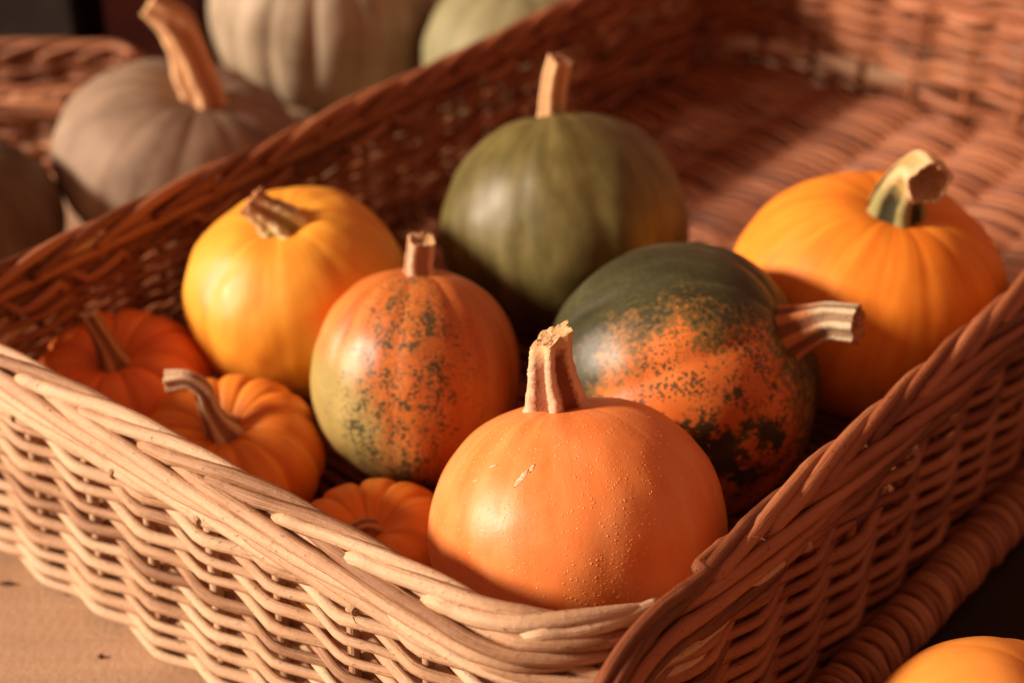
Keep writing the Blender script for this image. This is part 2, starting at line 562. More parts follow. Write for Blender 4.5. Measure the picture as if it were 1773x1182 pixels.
def basket(root, lp, S0, z_lo, z_hi, segs, rs=0.0034, wales=True, near_break=True, kk=8, sub=7, mat_of=None):
    """segs: (s_from, s_to, row pitch, rod radius, swing, first row, skipped z range)"""
    NS = int(round(lp.L / S0 / 2)) * 2
    S = lp.L / NS
    zb = z_hi + 0.013
    for j in range(NS):
        s = j * S + 0.0015 * random.uniform(-1, 1)
        P = lp.at(np.full(5, s), 0.0, np.linspace(z_lo, zb - 0.010, 5))
        tube('stake', P, rs * random.uniform(0.9, 1.1), mat_of(s), root, 7)

    def wale(z0, rr, h, A, seed):
        for q in range(3):
            cuts = [int(round(g[0] / S)) + q for g in segs]
            cuts.append(cuts[0] + NS)
            for a, b in zip(cuts[:-1], cuts[1:]):
                s = np.linspace(a * S + 0.2 * S, b * S + 0.35 * S, max(4, int((b - a) * sub)))
                ph = (s / S + q) % 3.0
                x = np.minimum(ph, 3 - ph)              # 0 at the inside crossing
                e = np.clip((x - 0.12) / 0.75, 0, 1); e = e * e * (3 - 2 * e)
                off = -A * 1.05 + e * A * 2.25
                z = z0 + np.where(ph < 0.4, -h + 2 * h * (0.4 - ph) / 0.8, np.where(ph > 2.6, -h + 2 * h * (3.4 - ph) / 0.8, h - 2 * h * (ph - 0.4) / 2.2))
                z = z + 0.0008 * wob(s / 0.05, seed + q)
                rad = rr * (1 + 0.10 * wob(s / 0.12, seed + 9 + q)) * np.linspace(1.08, 0.88, len(s))
                tube('wale_rod', lp.at(s, off, z), rad, mat_of(s[len(s) // 2]), root, kk)

    z_top = z_hi
    if wales:
        wale(z_hi - 0.0085, 0.0036, 0.0044, 0.0068, 31)
        z_top = z_hi - 0.0125
    for g, (sa0, sb0, pitch, rw, A, skip) in enumerate(segs):
        z0, r = z_lo, 0
        while z0 < z_top:
            if not (skip and skip[0] < z0 < skip[1]):
                ja, jb = int(round(sa0 / S)) + random.choice((-1, 0)), int(round(sb0 / S)) + random.choice((0, 1))
                cuts = [ja, jb]
                if jb - ja > 14:
                    cuts = [ja, random.randint(ja + 5, jb - 5), jb]
                for a, b in zip(cuts[:-1], cuts[1:]):
                    s = np.linspace(a * S - 0.25 * S, b * S + 0.2 * S, max(6, int((b - a) * sub)))
                    c = np.cos(PI * (s / S + r))
                    off = A * 1.12 * (2 / PI) * np.arcsin(0.972 * c) * (1 + 0.10 * wob(s / (2 * S), r + 3))
                    off = off - 0.004 * np.exp(-((s - s[0]) / (0.5 * S)) ** 2) - 0.004 * np.exp(-((s - s[-1]) / (0.5 * S)) ** 2)
                    z = z0 + 0.0010 * wob(s / 0.06, r + 7 * g) + 0.0008 * wob(s / 0.019, r + 20 + 7 * g)
                    rad = rw * random.uniform(0.86, 1.12) * (1 + 0.08 * wob(s / 0.05, r + 40)) * np.linspace(1.08, 0.90, len(s))
                    tube('weaver', lp.at(s, off, z), rad, mat_of(s[len(s) // 2]), root, kk)
            z0 += pitch * (0.86 if z0 < 0.026 else 1.0)
            r += 1
    # border: every stake bends over the crest; longer rods run along the outside
    sb = lp.s_near
    s1 = sb + 0.045

    def border(s0, key, rb, seed):
        te = key[-1][0]
        n = 56 if te > 4 else 34
        t = np.linspace(key[0][0], te, n)
        n_, z_ = interp_path(t, key)
        n_ = n_ + 0.8 * wob(t * 1.3, seed); z_ = z_ + 0.8 * wob(t * 1.1, seed + 17) + random.uniform(-0.5, 0.5)
        rad = rb * random.uniform(0.86, 1.10) * np.interp(t / te, [0, 0.2, 0.65, 1], [0.95, 1.08, 1.0, 0.72])
        s = s0 + t * S
        if near_break and s0 < s1 and s0 + te * S > sb - 0.02:
            m = s < sb + 0.042
            if m.sum() > 5 and s0 < sb:
                ss = s[m]; q = np.clip((ss - (sb - 0.030)) / 0.075, 0, 1)
                tube('border_rod', lp.at(ss, (n_[m] * (1 - q) - 7 * q) * 1e-3, zb + (z_[m] - 9 * q * q) * 1e-3), rad[m], mat_of(s0), root, kk)
            if s0 + te * S > s1 + 0.03:
                t2 = np.linspace(max((s1 - s0) / S, t[0]), te, 40)
                n2, z2 = interp_path(t2, key)
                n2 = np.maximum(n2, np.where(t2 < t2[0] + 0.5, 1.0, -99))
                P = lp.at(s0 + t2 * S, n2 * 1e-3, zb + z2 * 1e-3)
                kq = np.linspace(0.095, 0, 16)[:-1]
                d0 = P[0] - P[2]; d0 = d0 / np.linalg.norm(d0[:2])
                lead = P[0] + kq[:, None] * np.array([d0[0], d0[1], 0]) - (kq ** 2 * 5.5)[:, None] * np.array([0, 0.35, 1.0])
                rd = np.concatenate([np.full(15, 1.0) * np.interp(t2[0], t, rad), np.interp(t2, t, rad)])
                tube('border_rod', np.concatenate([lead, P]), rd, mat_of(s1), root, kk)
        else:
            tube('border_rod', lp.at(s, n_ * 1e-3, zb + z_ * 1e-3), rad, mat_of(s0 + 0.5 * te * S), root, kk)

    for j in range(NS):
        border(j * S, CREST, 0.0039, j)
        if j % 2 == 0:
            border(j * S, OUTER, 0.0040, j + 5)
    for g in segs:
        for nn, zz in ((0.5, -6.0), (-3.5, -9.5), (0.0, -14.0), (-1.0, -20.5)):  # hidden rods added inside the border to block sun leaks
            s = np.linspace(g[0] - 0.01, g[1] + 0.01, 60)
            tube('border_light_block', lp.at(s, nn * 1e-3 + 0.0006 * wob(s / 0.05, 3), zb + zz * 1e-3), 0.0040, mat_of(0.5 * (g[0] + g[1])), root, 7)
    return NS, S, zb


D1 = math.atan2(0.778, 0.628)
ca, sa_ = math.cos(D1), math.sin(D1)
U0, U1, V0, V1 = 0.486, 1.345, 0.347, 0.836
uc, vc = (U0 + U1) / 2, (V0 + V1) / 2
ha, hb = (U1 - U0) / 2, (V1 - V0) / 2
bk = thing('wicker_basket', 'large rectangular woven willow basket holding the loose pumpkins', 'basket',
           (uc * ca - vc * sa_, uc * sa_ + vc * ca, 0.0), D1)
LP = Loop(ha, hb, (0.06, 0.075, 0.06, 0.06))
SEGS = [(LP.s_left, LP.s_near, 0.0064, 0.0031, 0.0070, None),
        (LP.s_near, LP.s_right, 0.0062, 0.0034, 0.0070, None),
        (LP.s_right, LP.s_far, 0.0058, 0.0032, 0.0064, (0.050, 0.064)),
        (LP.s_far, LP.s_left + LP.L, 0.0047, 0.0031, 0.0060, None)]
NS, S, ZB = basket(bk, LP, 0.049, 0.0045, 0.1355, SEGS, mat_of=lambda q: M_WILLOW if LP.s_left < (q % LP.L) < LP.s_near else M_BUFF_SHADED)

# woven floor: sticks run the length of the basket, weavers cross them
ZF = 0.040
SF = 0.054
k0 = int((hb - 0.01) / SF)
for k in range(-k0, k0 + 1):
    u = np.linspace(-ha + 0.012, ha - 0.012, 24)
    P = np.stack([u, np.full(24, k * SF), np.full(24, ZF) + 0.0006 * wob(u / 0.1, k)], -1)
    tube('floor_stick', P, 0.0044, M_BUFF_SHADED, bk, 7)
nf = int((2 * ha - 0.03) / 0.0058)
variants = []
for q in range(10):
    v = np.linspace(-hb + 0.010, hb - 0.010, 66)
    c = np.cos(PI * (v / SF + q))
    P = np.stack([0.0008 * wob(v / 0.07, q), v, 0.0048 * np.sign(c) * np.abs(c) ** 0.85 + 0.0005 * wob(v / 0.05, q + 9)], -1)
    V, F, UV = tube_geo(P, 0.0029 * random.uniform(0.88, 1.12) * (1 + 0.08 * wob(v / 0.06, q + 22)), 7)
    variants.append((V, F, UV))
src = [None] * 10
for i in range(nf):
    u = -ha + 0.015 + i * 0.0058
    q = (i % 2) + 2 * random.randrange(5)
    loc = (u, 0, ZF + random.uniform(-0.0005, 0.0005))
    if src[q] is None:
        src[q] = link_mesh('floor_weaver', *variants[q][:2], M_BUFF_SHADED, bk, variants[q][2])
        src[q].location = loc
    else:
        share(src[q], 'floor_weaver', bk, loc)

# cut ends of the upper wale rods that poke out under the border
for s_off, zz, ln in [(-0.118, 0.1255, 0.020), (-0.226, 0.1270, 0.020), (-0.292, 0.1265, 0.018), (-0.375, 0.127, 0.02), (0.15, 0.127, 0.02), (0.26, 0.126, 0.02)]:
    s = np.linspace(LP.s_near + s_off - 0.034, LP.s_near + s_off, 6)
    P = LP.at(s, np.linspace(-0.006, 0.0098, 6), zz + np.linspace(0.0015, -0.001, 6))
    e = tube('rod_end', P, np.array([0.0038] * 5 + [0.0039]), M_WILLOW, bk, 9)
    V, F, UV = tube_geo(np.stack([P[-1], P[-1] + (P[-1] - P[-2]) * 0.12]), np.array([0.0037, 0.0035]), 9)
    c = link_mesh('cut_face', V, F, M_CUT, e, UV, smooth=False)

# fine loose fibres on the near walls and rim
for i in range(46):
    s0 = LP.s_near + random.uniform(-0.46, 0.20)
    z0 = random.choice([random.uniform(0.03, 0.13), random.uniform(0.145, 0.158)])
    n0 = 0.006 if z0 < 0.14 else random.uniform(-0.004, 0.006)
    q = np.linspace(0, 1, 7)
    l = random.uniform(0.004, 0.012)
    P = LP.at(s0 + q * l * random.uniform(-1, 1), n0 + q * l * random.uniform(0.1, 0.6), z0 + l * (q * random.uniform(-0.5, 0.9) + 0.2 * q * q))
    tube('loose_fibre', P, 0.00022 * (1.1 - q), M_WILLOW if s0 < LP.s_near else M_BUFF_SHADED, bk, 4)

# thick wrapped foot roll along the right-hand side
fr = tube('foot_roll', np.stack([np.linspace(-ha + 0.03, ha, 60), np.full(60, -hb - 0.0255), np.full(60, 0.0185)], -1), 0.0105, M_WILLOW2, bk, 10)
wth = np.linspace(0, 2 * PI, 21)[:-1]
ring = []
for q in range(4):
    P = np.stack([0.0012 * np.sin(wth + q) + 0.0020 * np.cos(wth), np.cos(wth) * 0.0122, np.sin(wth) * 0.0122], -1)
    P = np.concatenate([P, P[:2]])
    ring.append(tube_geo(P, 0.0031, 6, cap=False))
rsrc = [None] * 4
for i in range(int((2 * ha - 0.04) / 0.0062)):
    q = random.randrange(4)
    loc = (-ha + 0.035 + i * 0.0062 + random.uniform(-0.0005, 0.0005), -hb - 0.0255 + random.uniform(-0.0006, 0.0006), 0.0185 + random.uniform(-0.0004, 0.0006))
    rot = (0, random.uniform(-0.08, 0.08), random.uniform(0.0, 0.18))
    if rsrc[q] is None:
        rsrc[q] = link_mesh('foot_wrap', *ring[q][:2], M_WILLOW2, fr, ring[q][2])
        rsrc[q].location = loc; rsrc[q].rotation_euler = rot
    else:
        w_ = share(rsrc[q], 'foot_wrap', fr, loc, rot)
        w_.scale = (random.uniform(0.75, 1.35), random.uniform(0.96, 1.05), random.uniform(0.96, 1.05))


# ------------------------------------------------------------------ pumpkins
def make_body_fn(r, hz, ribs, depth, sharp, top_d, top_w, bot_d, sq, spin, lump, seed, shoulder):
    off = Vector((seed * 3.1, seed * 1.7, seed * 0.9))

    def fn(th, ph):
        sn, cs = math.sin(ph), math.cos(ph)
        rad = r * (abs(sn) ** sq)
        z = hz * (abs(cs) ** shoulder) * (1 if cs > 0 else -1)
        g = (1 - abs(math.sin(ribs * (th + spin) / 2))) ** sharp if ribs else 0.0
        w = depth * (0.35 + 0.65 * sn)
        rad *= 1 - w * g
        q = rad / r
        if cs > 0:
            z -= hz * (top_d * math.exp(-(q / top_w) ** 2) + w * 0.9 * g * math.exp(-((q - 0.45) / 0.35) ** 2))
        else:
            z += hz * bot_d * math.exp(-(q / 0.45) ** 2)
        p = Vector((rad * math.cos(th), rad * math.sin(th), z))
        if lump:
            d = p.normalized()
            k = 1 + lump * mnoise.noise(d * 1.6 + off) + lump * 0.25 * mnoise.noise(d * 5.0 + off)
            p = p * k
        return p
    return fn


def pumpkin(name, label, cat, center, r, hz, mat, ribs=10, depth=0.03, sharp=3.0, axis=(0, 0, 1), spin=0.0, top_d=0.14, top_w=0.32,
            bot_d=0.10, sq=0.9, shoulder=1.0, lump=0.03, seed=1, stem=None, nth=144, nph=72, group=None, floor=None):
    fn = make_body_fn(r, hz, ribs, depth, sharp, top_d, top_w, bot_d, sq, spin, lump, seed, shoulder)
    C = Vector(center)
    rot = Vector((0, 0, 1)).rotation_difference(Vector(axis).normalized()).to_matrix()
    base_z = floor if floor is not None else C.z - hz
    root = thing(name, label, cat, (C.x, C.y, base_z), 0.0, group)
    V = []
    for i in range(nph + 1):
        ph = PI * (0.004 + 0.992 * i / nph)
        for j in range(nth):
            V.append(fn(2 * PI * j / nth, ph)[:])
    F = []
    for i in range(nph):
        for j in range(nth):
            a = i * nth + j; b = i * nth + (j + 1) % nth
            F.append((a, a + nth, b + nth, b))
    F.append(tuple(range(nth)))
    F.append(tuple(range(nph * nth, (nph + 1) * nth))[::-1])
    body = link_mesh('body', V, F, mat, root)
    body.location = (0, 0, C.z - base_z)
    body.rotation_euler = rot.to_euler()
    if stem:
        make_stem(root, body, rot, fn, **stem)
    root['_'] = 0
    del root['_']
    return root, body, fn, rot


def make_stem(root, body, rot, fn, path, radii, mat, cut, nr=5, depth=0.22, twist=0.4, slant=(0, 0), hollow=0.25, phase=0.0, sink=0.004, rough=0.0, warts=0.0):
    """path: (right, towards viewer, up) metres from the fruit's pole; radii per point"""
    pole = rot @ fn(0.0, 0.004 * PI * 3)
    pole = rot @ Vector((0, 0, fn(0.3, 0.05).z))
    key = np.array([(p[0], -p[1], p[2]) for p in path], float)
    ax = np.array(rot @ Vector((0, 0, 1)))
    key = np.concatenate([[key[0] - ax * sink], key]) if sink else key
    rk = np.concatenate([[radii[0] * 1.20], radii]) if sink else np.array(radii, float)
    kt = np.concatenate([[0], np.cumsum(np.linalg.norm(np.diff(key, axis=0), axis=1))])
    n = 30
    tt = np.linspace(0, kt[-1], n)
    # smooth interpolation through keys
    def cr(v):
        m = np.gradient(v, kt)
        i = np.clip(np.searchsorted(kt, tt, side='right') - 1, 0, len(kt) - 2)
        h = kt[i + 1] - kt[i]; x = (tt - kt[i]) / h
        return (2*x**3-3*x**2+1)*v[i] + (x**3-2*x**2+x)*h*m[i] + (-2*x**3+3*x**2)*v[i+1] + (x**3-x**2)*h*m[i+1]
    P = np.stack([cr(key[:, q]) for q in range(3)], -1)
    R = cr(np.array(rk, float))
    T = np.gradient(P, axis=0); T /= np.linalg.norm(T, axis=1)[:, None]
    k = 60
    a = np.array([1.0, 0, 0]) if abs(T[0, 0]) < 0.9 else np.array([0, 1.0, 0])
    V = []; ridge = []; along = []
    for i in range(n):
        a = a - T[i] * (a @ T[i]); a /= np.linalg.norm(a)
        b = np.cross(T[i], a)
        f = i / (n - 1)
        for j in range(k):
            th = 2 * PI * j / k
            w = 0.5 + 0.5 * math.cos(nr * (th + phase + twist * f))
            w = w ** 1.3
            rr = R[i] * (1 - depth + depth * 1.25 * w)
            d = a * math.cos(th) + b * math.sin(th)
            nz = mnoise.noise(Vector((th * 2.2 if th < PI else (2 * PI - th) * 2.2, f * 7, phase * 5 + R[0] * 900)))
            rr *= 1 + (0.05 + rough) * nz
            if warts and w > 0.55:
                rr += warts * max(0.0, mnoise.noise(Vector((j * 0.9, i * 1.1, 3.3 + phase))) - 0.15)
            p = P[i] + d * rr
            if i > n * 0.5:
                g = ((i - n * 0.5) / (n * 0.5)) ** 2
                p = p + T[i] * g * (slant[0] * d[0] + slant[1] * d[2]) * rr
                p = p + T[i] * g * 0.0016 * mnoise.noise(Vector((j * 0.55, 1.3, phase)))
            V.append(p); ridge.append(w); along.append(f)
    V = np.array(V) + np.array(pole)
    V = V @ np.array(rot)                      # world offsets -> body frame (inverse rotation)
    F = []
    for i in range(n - 1):
        for j in range(k):
            F.append((i * k + j, i * k + (j + 1) % k, (i + 1) * k + (j + 1) % k, (i + 1) * k + j))
    st = link_mesh('stem', V, F, mat, root, attrs={'ridge': ridge, 'along': along})
    st.location = body.location
    st.rotation_euler = body.rotation_euler
    # cut end as its own piece
    last = V[-k:]
    c = last.mean(axis=0)
    tdir = np.array(T[-1]) @ np.array(rot)
    V2 = [last]
    for q, (sc, dp) in enumerate([(0.96, 0.0006), (0.86, 0.0), (0.66, -hollow * 0.5), (0.40, -hollow * 0.9), (0.15, -hollow)]):
        ringp = c + (last - c) * sc + tdir * dp * (R[-1] if q > 1 else 1.0)
        jit = np.array([mnoise.noise(Vector((j * 0.7, q * 2.0, phase + 9))) for j in range(k)])
        ringp = ringp + tdir * jit[:, None] * R[-1] * 0.10
        V2.append(ringp)
    V2 = np.concatenate(V2)
    F2 = []
    for i in range(5):
        for j in range(k):
            F2.append((i * k + j, i * k + (j + 1) % k, (i + 1) * k + (j + 1) % k, (i + 1) * k + j))
    F2.append(tuple(range(5 * k, 6 * k)))
    link_mesh('cut_end', V2, F2, cut, st)
    return st


FL = 0.0455
G_IN = 'pumpkins inside the large basket'

# front pumpkin with water drops
front, f_body, f_fn, f_rot = pumpkin(
    'pumpkin', 'smooth orange pumpkin with fine water drops, nearest the front basket corner', 'pumpkin',
    (0.0339, 0.7476, 0.1146), 0.0775, 0.0690, M_FRONT, ribs=9, depth=0.006, sharp=1.5, axis=(-0.13, 0.40, 1), top_d=0.05, top_w=0.3,
    lump=0.022, seed=3, sq=0.95, floor=FL, nth=200, nph=100, group=G_IN,
    stem=dict(path=[(-0.003, 0.0, 0.0), (-0.004, 0, 0.010), (-0.006, 0, 0.022), (-0.0065, 0, 0.034), (-0.006, 0, 0.042)],
              radii=[0.0172, 0.0146, 0.0118, 0.0104, 0.0098], mat=ST_FRONT, cut=M_CORK, nr=5, depth=0.26, twist=0.12, slant=(0.75, 0),
              hollow=0.15, phase=0.35, sink=0.006, warts=0.0016))

# water drops: small beads standing on the skin
V = []; F = []
def drop(th, ph, rad):
    e = 0.004
    p = f_fn(th, ph); a = f_fn(th + e, ph) - p; b = f_fn(th, ph + e) - p
    nrm = b.cross(a); nrm.normalize()
    if nrm.dot(p) < 0: nrm = -nrm
    a.normalize(); c = nrm.cross(a)
    n0 = len(V)
    ax = random.uniform(0.8, 1.25)
    for (rr, hh) in ((1.0, -0.05), (0.84, 0.15), (0.48, 0.26)):
        for q in range(7):
            w = 2 * PI * q / 7
            V.append(tuple(p + (a * math.cos(w) * ax + c * math.sin(w)) * rad * rr + nrm * rad * hh))
    V.append(tuple(p + nrm * rad * 0.30))
    for i in range(2):
        for q in range(7):
            q2 = (q + 1) % 7
            F.append((n0 + i * 7 + q, n0 + i * 7 + q2, n0 + i * 7 + 7 + q2, n0 + i * 7 + 7 + q))
    for q in range(7):
        F.append((n0 + 14 + q, n0 + 14 + (q + 1) % 7, n0 + 21))
cnt = 0
while cnt < 2300:
    th = random.uniform(PI, 2 * PI); ph = random.uniform(0.25, 2.0)
    d = mnoise.noise(Vector((math.cos(th) * 2.2, math.sin(th) * 2.2, ph * 1.6 + 4))) 
    dens = 0.30 + 0.9 * max(0, d) + 0.55 * math.exp(-((th - 4.95) / 0.35) ** 2)
    if random.random() < dens * math.sin(ph):
        drop(th, ph, random.choice([0.00018, 0.00024, 0.0003, 0.00034, 0.00040, 0.00050]) * random.uniform(0.8, 1.2))
        cnt += 1
dr = link_mesh('water_drops', V, F, M_DROP, front)
dr.location = f_body.location; dr.rotation_euler = f_body.rotation_euler
dr['kind'] = 'stuff'

# healed scratch on the front pumpkin
def flake(th0, ph0, length, width, ang, seed):
    V = []; F = []
    m = 12
    for i in range(m):
        f = i / (m - 1)
        for q, sgn in enumerate((-1, 0, 1)):
            w = width * math.sin(PI * min(1, max(0.02, f))) * (0.7 + 0.6 * mnoise.noise(Vector((f * 5, seed, sgn))))
            du = (f - 0.5) * length; dv = sgn * w
            x = du * math.cos(ang) - dv * math.sin(ang); y = du * math.sin(ang) + dv * math.cos(ang)
            p = f_fn(th0 + x / 0.0775, ph0 - y / 0.0775)
            V.append(tuple(p * (1 + (0.008 if sgn == 0 else 0.0015) * (1 + 0.5 * mnoise.noise(Vector((f * 9, seed, 2)))))))
    for i in range(m - 1):
        for q in range(2):
            F.append((i * 3 + q, i * 3 + q + 1, i * 3 + q + 4, i * 3 + q + 3))
    o = link_mesh('scar', V, F, M_SCAR, front)
    o.location = f_body.location; o.rotation_euler = f_body.rotation_euler
flake(4.32, 0.88, 0.0135, 0.0026, 0.95, 1)
flake(4.40, 0.80, 0.006, 0.0020, 1.1, 2)
flake(4.02, 0.80, 0.007, 0.0008, 0.3, 3)
flake(3.90, 0.92, 0.006, 0.0008, 0.3, 4)

pumpkin('pumpkin', 'matte olive green round pumpkin with straight pale stem, behind the others', 'pumpkin',
        (0.0349, 1.0741, 0.1170), 0.0838, 0.0775, M_GREEN, ribs=10, depth=0.018, sharp=1.6, axis=(-0.12, 0.40, 1), top_d=0.05, top_w=0.25,
        lump=0.035, seed=5, sq=0.96, floor=FL, group=G_IN,
        stem=dict(path=[(0.0, 0, 0), (0.0005, 0, 0.012), (0.002, 0, 0.026), (0.005, 0, 0.040)], radii=[0.0100, 0.0090, 0.0088, 0.0086], mat=ST_TAN,
                  cut=M_CORK, nr=5, depth=0.14, twist=0.2, phase=0.6, hollow=0.1, slant=(-0.2, 0)))

pumpkin('pumpkin', 'amber orange pumpkin with bent hollow green stem, against the right wall', 'pumpkin',
        (0.2235, 0.985, 0.1165), 0.0868, 0.0720, M_RIGHT, ribs=14, depth=0.012, sharp=1.5, axis=(0.14, -0.10, 1), top_d=0.16, top_w=0.33,
        lump=0.025, seed=9, sq=0.93, floor=FL, group=G_IN,
        stem=dict(path=[(0.0, 0, 0), (0.002, 0, 0.011), (0.007, 0.002, 0.023), (0.011, 0.010, 0.031), (0.013, 0.023, 0.031)],
                  radii=[0.0195, 0.0160, 0.0138, 0.0140, 0.0142],
                  mat=ST_AMBER, cut=M_CORK, nr=5, depth=0.14, twist=0.3, phase=0.2, hollow=0.9))

pumpkin('pumpkin', 'yellow pumpkin with short ragged stem, beside the dark back wall', 'pumpkin',
        (-0.1361, 0.9956, 0.1100), 0.0722, 0.0640, M_YELLOW, ribs=8, depth=0.016, sharp=1.5, axis=(-0.12, -0.16, 1), top_d=0.16, top_w=0.3,
        lump=0.04, seed=12, sq=0.93, floor=FL, group=G_IN,
        stem=dict(path=[(0.0, 0, 0), (-0.003, 0.001, 0.006), (-0.009, 0.002, 0.012), (-0.017, 0.001, 0.019)], radii=[0.0170, 0.0135, 0.0098, 0.0102],
                  mat=ST_GREENISH, cut=M_CORK_RED, nr=6, depth=0.28, twist=0.4, phase=0.1, hollow=0.5, rough=0.08))

ax_og = Vector((0.05, 0.36, 1)).normalized()
rot_og = Vector((0, 0, 1)).rotation_difference(ax_og).to_matrix()
def loc_dir(rot, d):
    return tuple((rot.inverted() @ Vector(d).normalized()))
M_OG = skin_speckled('buff_orange_freckled_skin', loc_dir(rot_og, (-0.86, -0.40, -0.30)), (-0.10, -0.995, 0.0), None)
pumpkin('pumpkin', 'orange squash with dark freckles and a buff green flank, in the middle', 'pumpkin',
        (-0.0568, 0.9004, 0.1083), 0.0622, 0.0660, M_OG, ribs=9, depth=0.022, sharp=1.6, axis=ax_og, top_d=0.05, top_w=0.22,
        lump=0.03, seed=21, sq=0.92, floor=FL, spin=0.35, group=G_IN,
        stem=dict(path=[(0.0, 0, 0), (0.0, 0, 0.008), (0.001, 0, 0.016), (0.002, 0, 0.023)], radii=[0.0105, 0.0090, 0.0088, 0.0090], mat=ST_PINK,
                  cut=M_CORK, nr=4, depth=0.16, twist=0.1, phase=0.5, hollow=0.2))

ax_go = Vector((0.80, -0.19, 0.57)).normalized()
rot_go = Vector((0, 0, 1)).rotation_difference(ax_go).to_matrix()
M_GO = skin_patched('green_orange_patched_skin', loc_dir(rot_go, (0.05, -0.99, 0.0)), loc_dir(rot_go, (0.22, -0.97, -0.06)))
pumpkin('pumpkin', 'dark green squash with freckled orange patch, lying on its side', 'pumpkin',
        (0.0985, 0.893, 0.1105), 0.0825, 0.0800, M_GO, ribs=9, depth=0.036, sharp=1.6, axis=ax_go, top_d=0.07, top_w=0.25,
        lump=0.03, seed=30, sq=0.93, floor=FL, spin=0.25, group=G_IN,
        stem=dict(path=[(0, 0, 0), (0.008, 0.001, 0.004), (0.020, 0.002, 0.009), (0.036, 0.011, 0.0125)], radii=[0.0175, 0.0138, 0.0112, 0.0112],
                  mat=ST_GREY, cut=M_CORK_RED, nr=7, depth=0.13, twist=0.3, phase=0.3, hollow=0.15))

G_MINI = 'small ribbed pumpkins along the front basket wall'
pumpkin('mini_pumpkin', 'red orange ribbed mini pumpkin in the left end of the basket', 'pumpkin',
        (-0.2440, 0.9470, 0.0710), 0.0580, 0.0345, M_RED, ribs=11, depth=0.105, sharp=2.4, axis=(-0.05, -0.16, 1), top_d=0.45, top_w=0.36,
        lump=0.03, seed=40, sq=0.72, shoulder=0.9, floor=FL, group=G_MINI,
        stem=dict(path=[(0.0, 0, 0), (-0.002, 0, 0.009), (-0.006, 0, 0.022), (-0.011, 0.0, 0.036)], radii=[0.0125, 0.0080, 0.0062, 0.0058],
                  mat=ST_MINI, cut=M_CORK, nr=5, depth=0.2, twist=0.5, phase=0.2))
pumpkin('mini_pumpkin', 'orange ribbed mini pumpkin with curled pale stem, behind the front rim', 'pumpkin',
        (-0.1660, 0.8715, 0.0715), 0.0565, 0.0345, M_MINI, ribs=13, depth=0.095, sharp=2.4, axis=(-0.06, -0.18, 1), top_d=0.45, top_w=0.36,
        lump=0.03, seed=43, sq=0.72, shoulder=0.9, floor=FL, group=G_MINI, spin=0.2,
        stem=dict(path=[(0.0, 0.0, 0), (-0.003, 0.001, 0.008), (-0.007, 0.001, 0.020), (-0.010, 0.0, 0.031), (-0.016, 0.0, 0.0365), (-0.029, 0.0, 0.036)],
                  radii=[0.0135, 0.0085, 0.0060, 0.0056, 0.0054, 0.0068], mat=ST_MINI2, cut=M_CORK, nr=5, depth=0.22, twist=0.7, phase=0.2))
pumpkin('mini_pumpkin', 'smallest orange mini pumpkin, squeezed beside the drop covered pumpkin', 'pumpkin',
        (-0.0760, 0.792, 0.0630), 0.0490, 0.0300, M_MINI, ribs=11, depth=0.11, sharp=2.4, axis=(-0.10, -0.12, 1), top_d=0.45, top_w=0.36,
        lump=0.03, seed=47, sq=0.72, shoulder=0.9, floor=FL, group=G_MINI, spin=0.5,
        stem=dict(path=[(0.0, 0, 0), (-0.004, 0.002, 0.004), (-0.008, 0.005, 0.005), (-0.012, 0.008, 0.005)], radii=[0.0075, 0.0050, 0.0040, 0.0036],
                  mat=ST_MINI, cut=M_CORK, nr=5, depth=0.2, twist=0.5))

# ------------------------------------------------------------------ behind and beside the basket
pumpkin('squash', 'dusty grey tan squash with tall curved stem, behind the basket', 'squash',
        (-0.2520, 1.268, 0.0692), 0.1010, 0.0690, M_TAN, ribs=12, depth=0.018, sharp=1.6, axis=(0.30, -0.05, 1), top_d=0.18, top_w=0.4,
        lump=0.03, seed=50, sq=0.85, floor=0.0,
        stem=dict(path=[(0, 0, 0), (-0.002, 0, 0.018), (-0.006, 0, 0.040), (-0.014, 0, 0.060), (-0.031, 0.002, 0.075)],
                  radii=[0.0190, 0.0165, 0.0145, 0.0140, 0.0100], mat=ST_TAN, cut=M_CORK, nr=5, depth=0.2, twist=0.8, rough=0.08))
pumpkin('squash', 'cream white ribbed squash behind the grey tan one', 'squash',
        (-0.1696, 1.5442, 0.0819), 0.1023, 0.0819, M_WHITE, ribs=16, depth=0.045, sharp=1.6, axis=(0.05, 0.0, 1), top_d=0.22, top_w=0.35,
        lump=0.03, seed=55, sq=0.85, floor=0.0,
        stem=dict(path=[(0, 0, 0), (0, 0, 0.015), (0.004, 0, 0.03)], radii=[0.015, 0.011, 0.010], mat=ST_TAN, cut=M_CORK))
pumpkin('squash', 'pale sage green squash peeping over the back basket rim', 'squash',
        (0.0067, 1.478, 0.0705), 0.0875, 0.0705, M_PALEGREEN, ribs=10, depth=0.02, sharp=1.8, top_d=0.15, lump=0.03, seed=57, sq=0.9, floor=0.0,
        stem=dict(path=[(0, 0, 0), (0.004, -0.006, 0.006), (0.010, -0.016, 0.010)], radii=[0.011, 0.008, 0.007], mat=ST_TAN, cut=M_CORK))
pumpkin('squash', 'dark brownish green squash at the left edge of the photo', 'squash',
        (-0.4140, 1.182, 0.0620), 0.0840, 0.0620, M_DARK, ribs=10, depth=0.03, sharp=1.8, top_d=0.15, lump=0.03, seed=59, sq=0.9, floor=0.0,
        stem=dict(path=[(0, 0, 0), (-0.006, 0, 0.010), (-0.018, 0, 0.016)], radii=[0.010, 0.007, 0.006], mat=ST_MINI, cut=M_CORK))
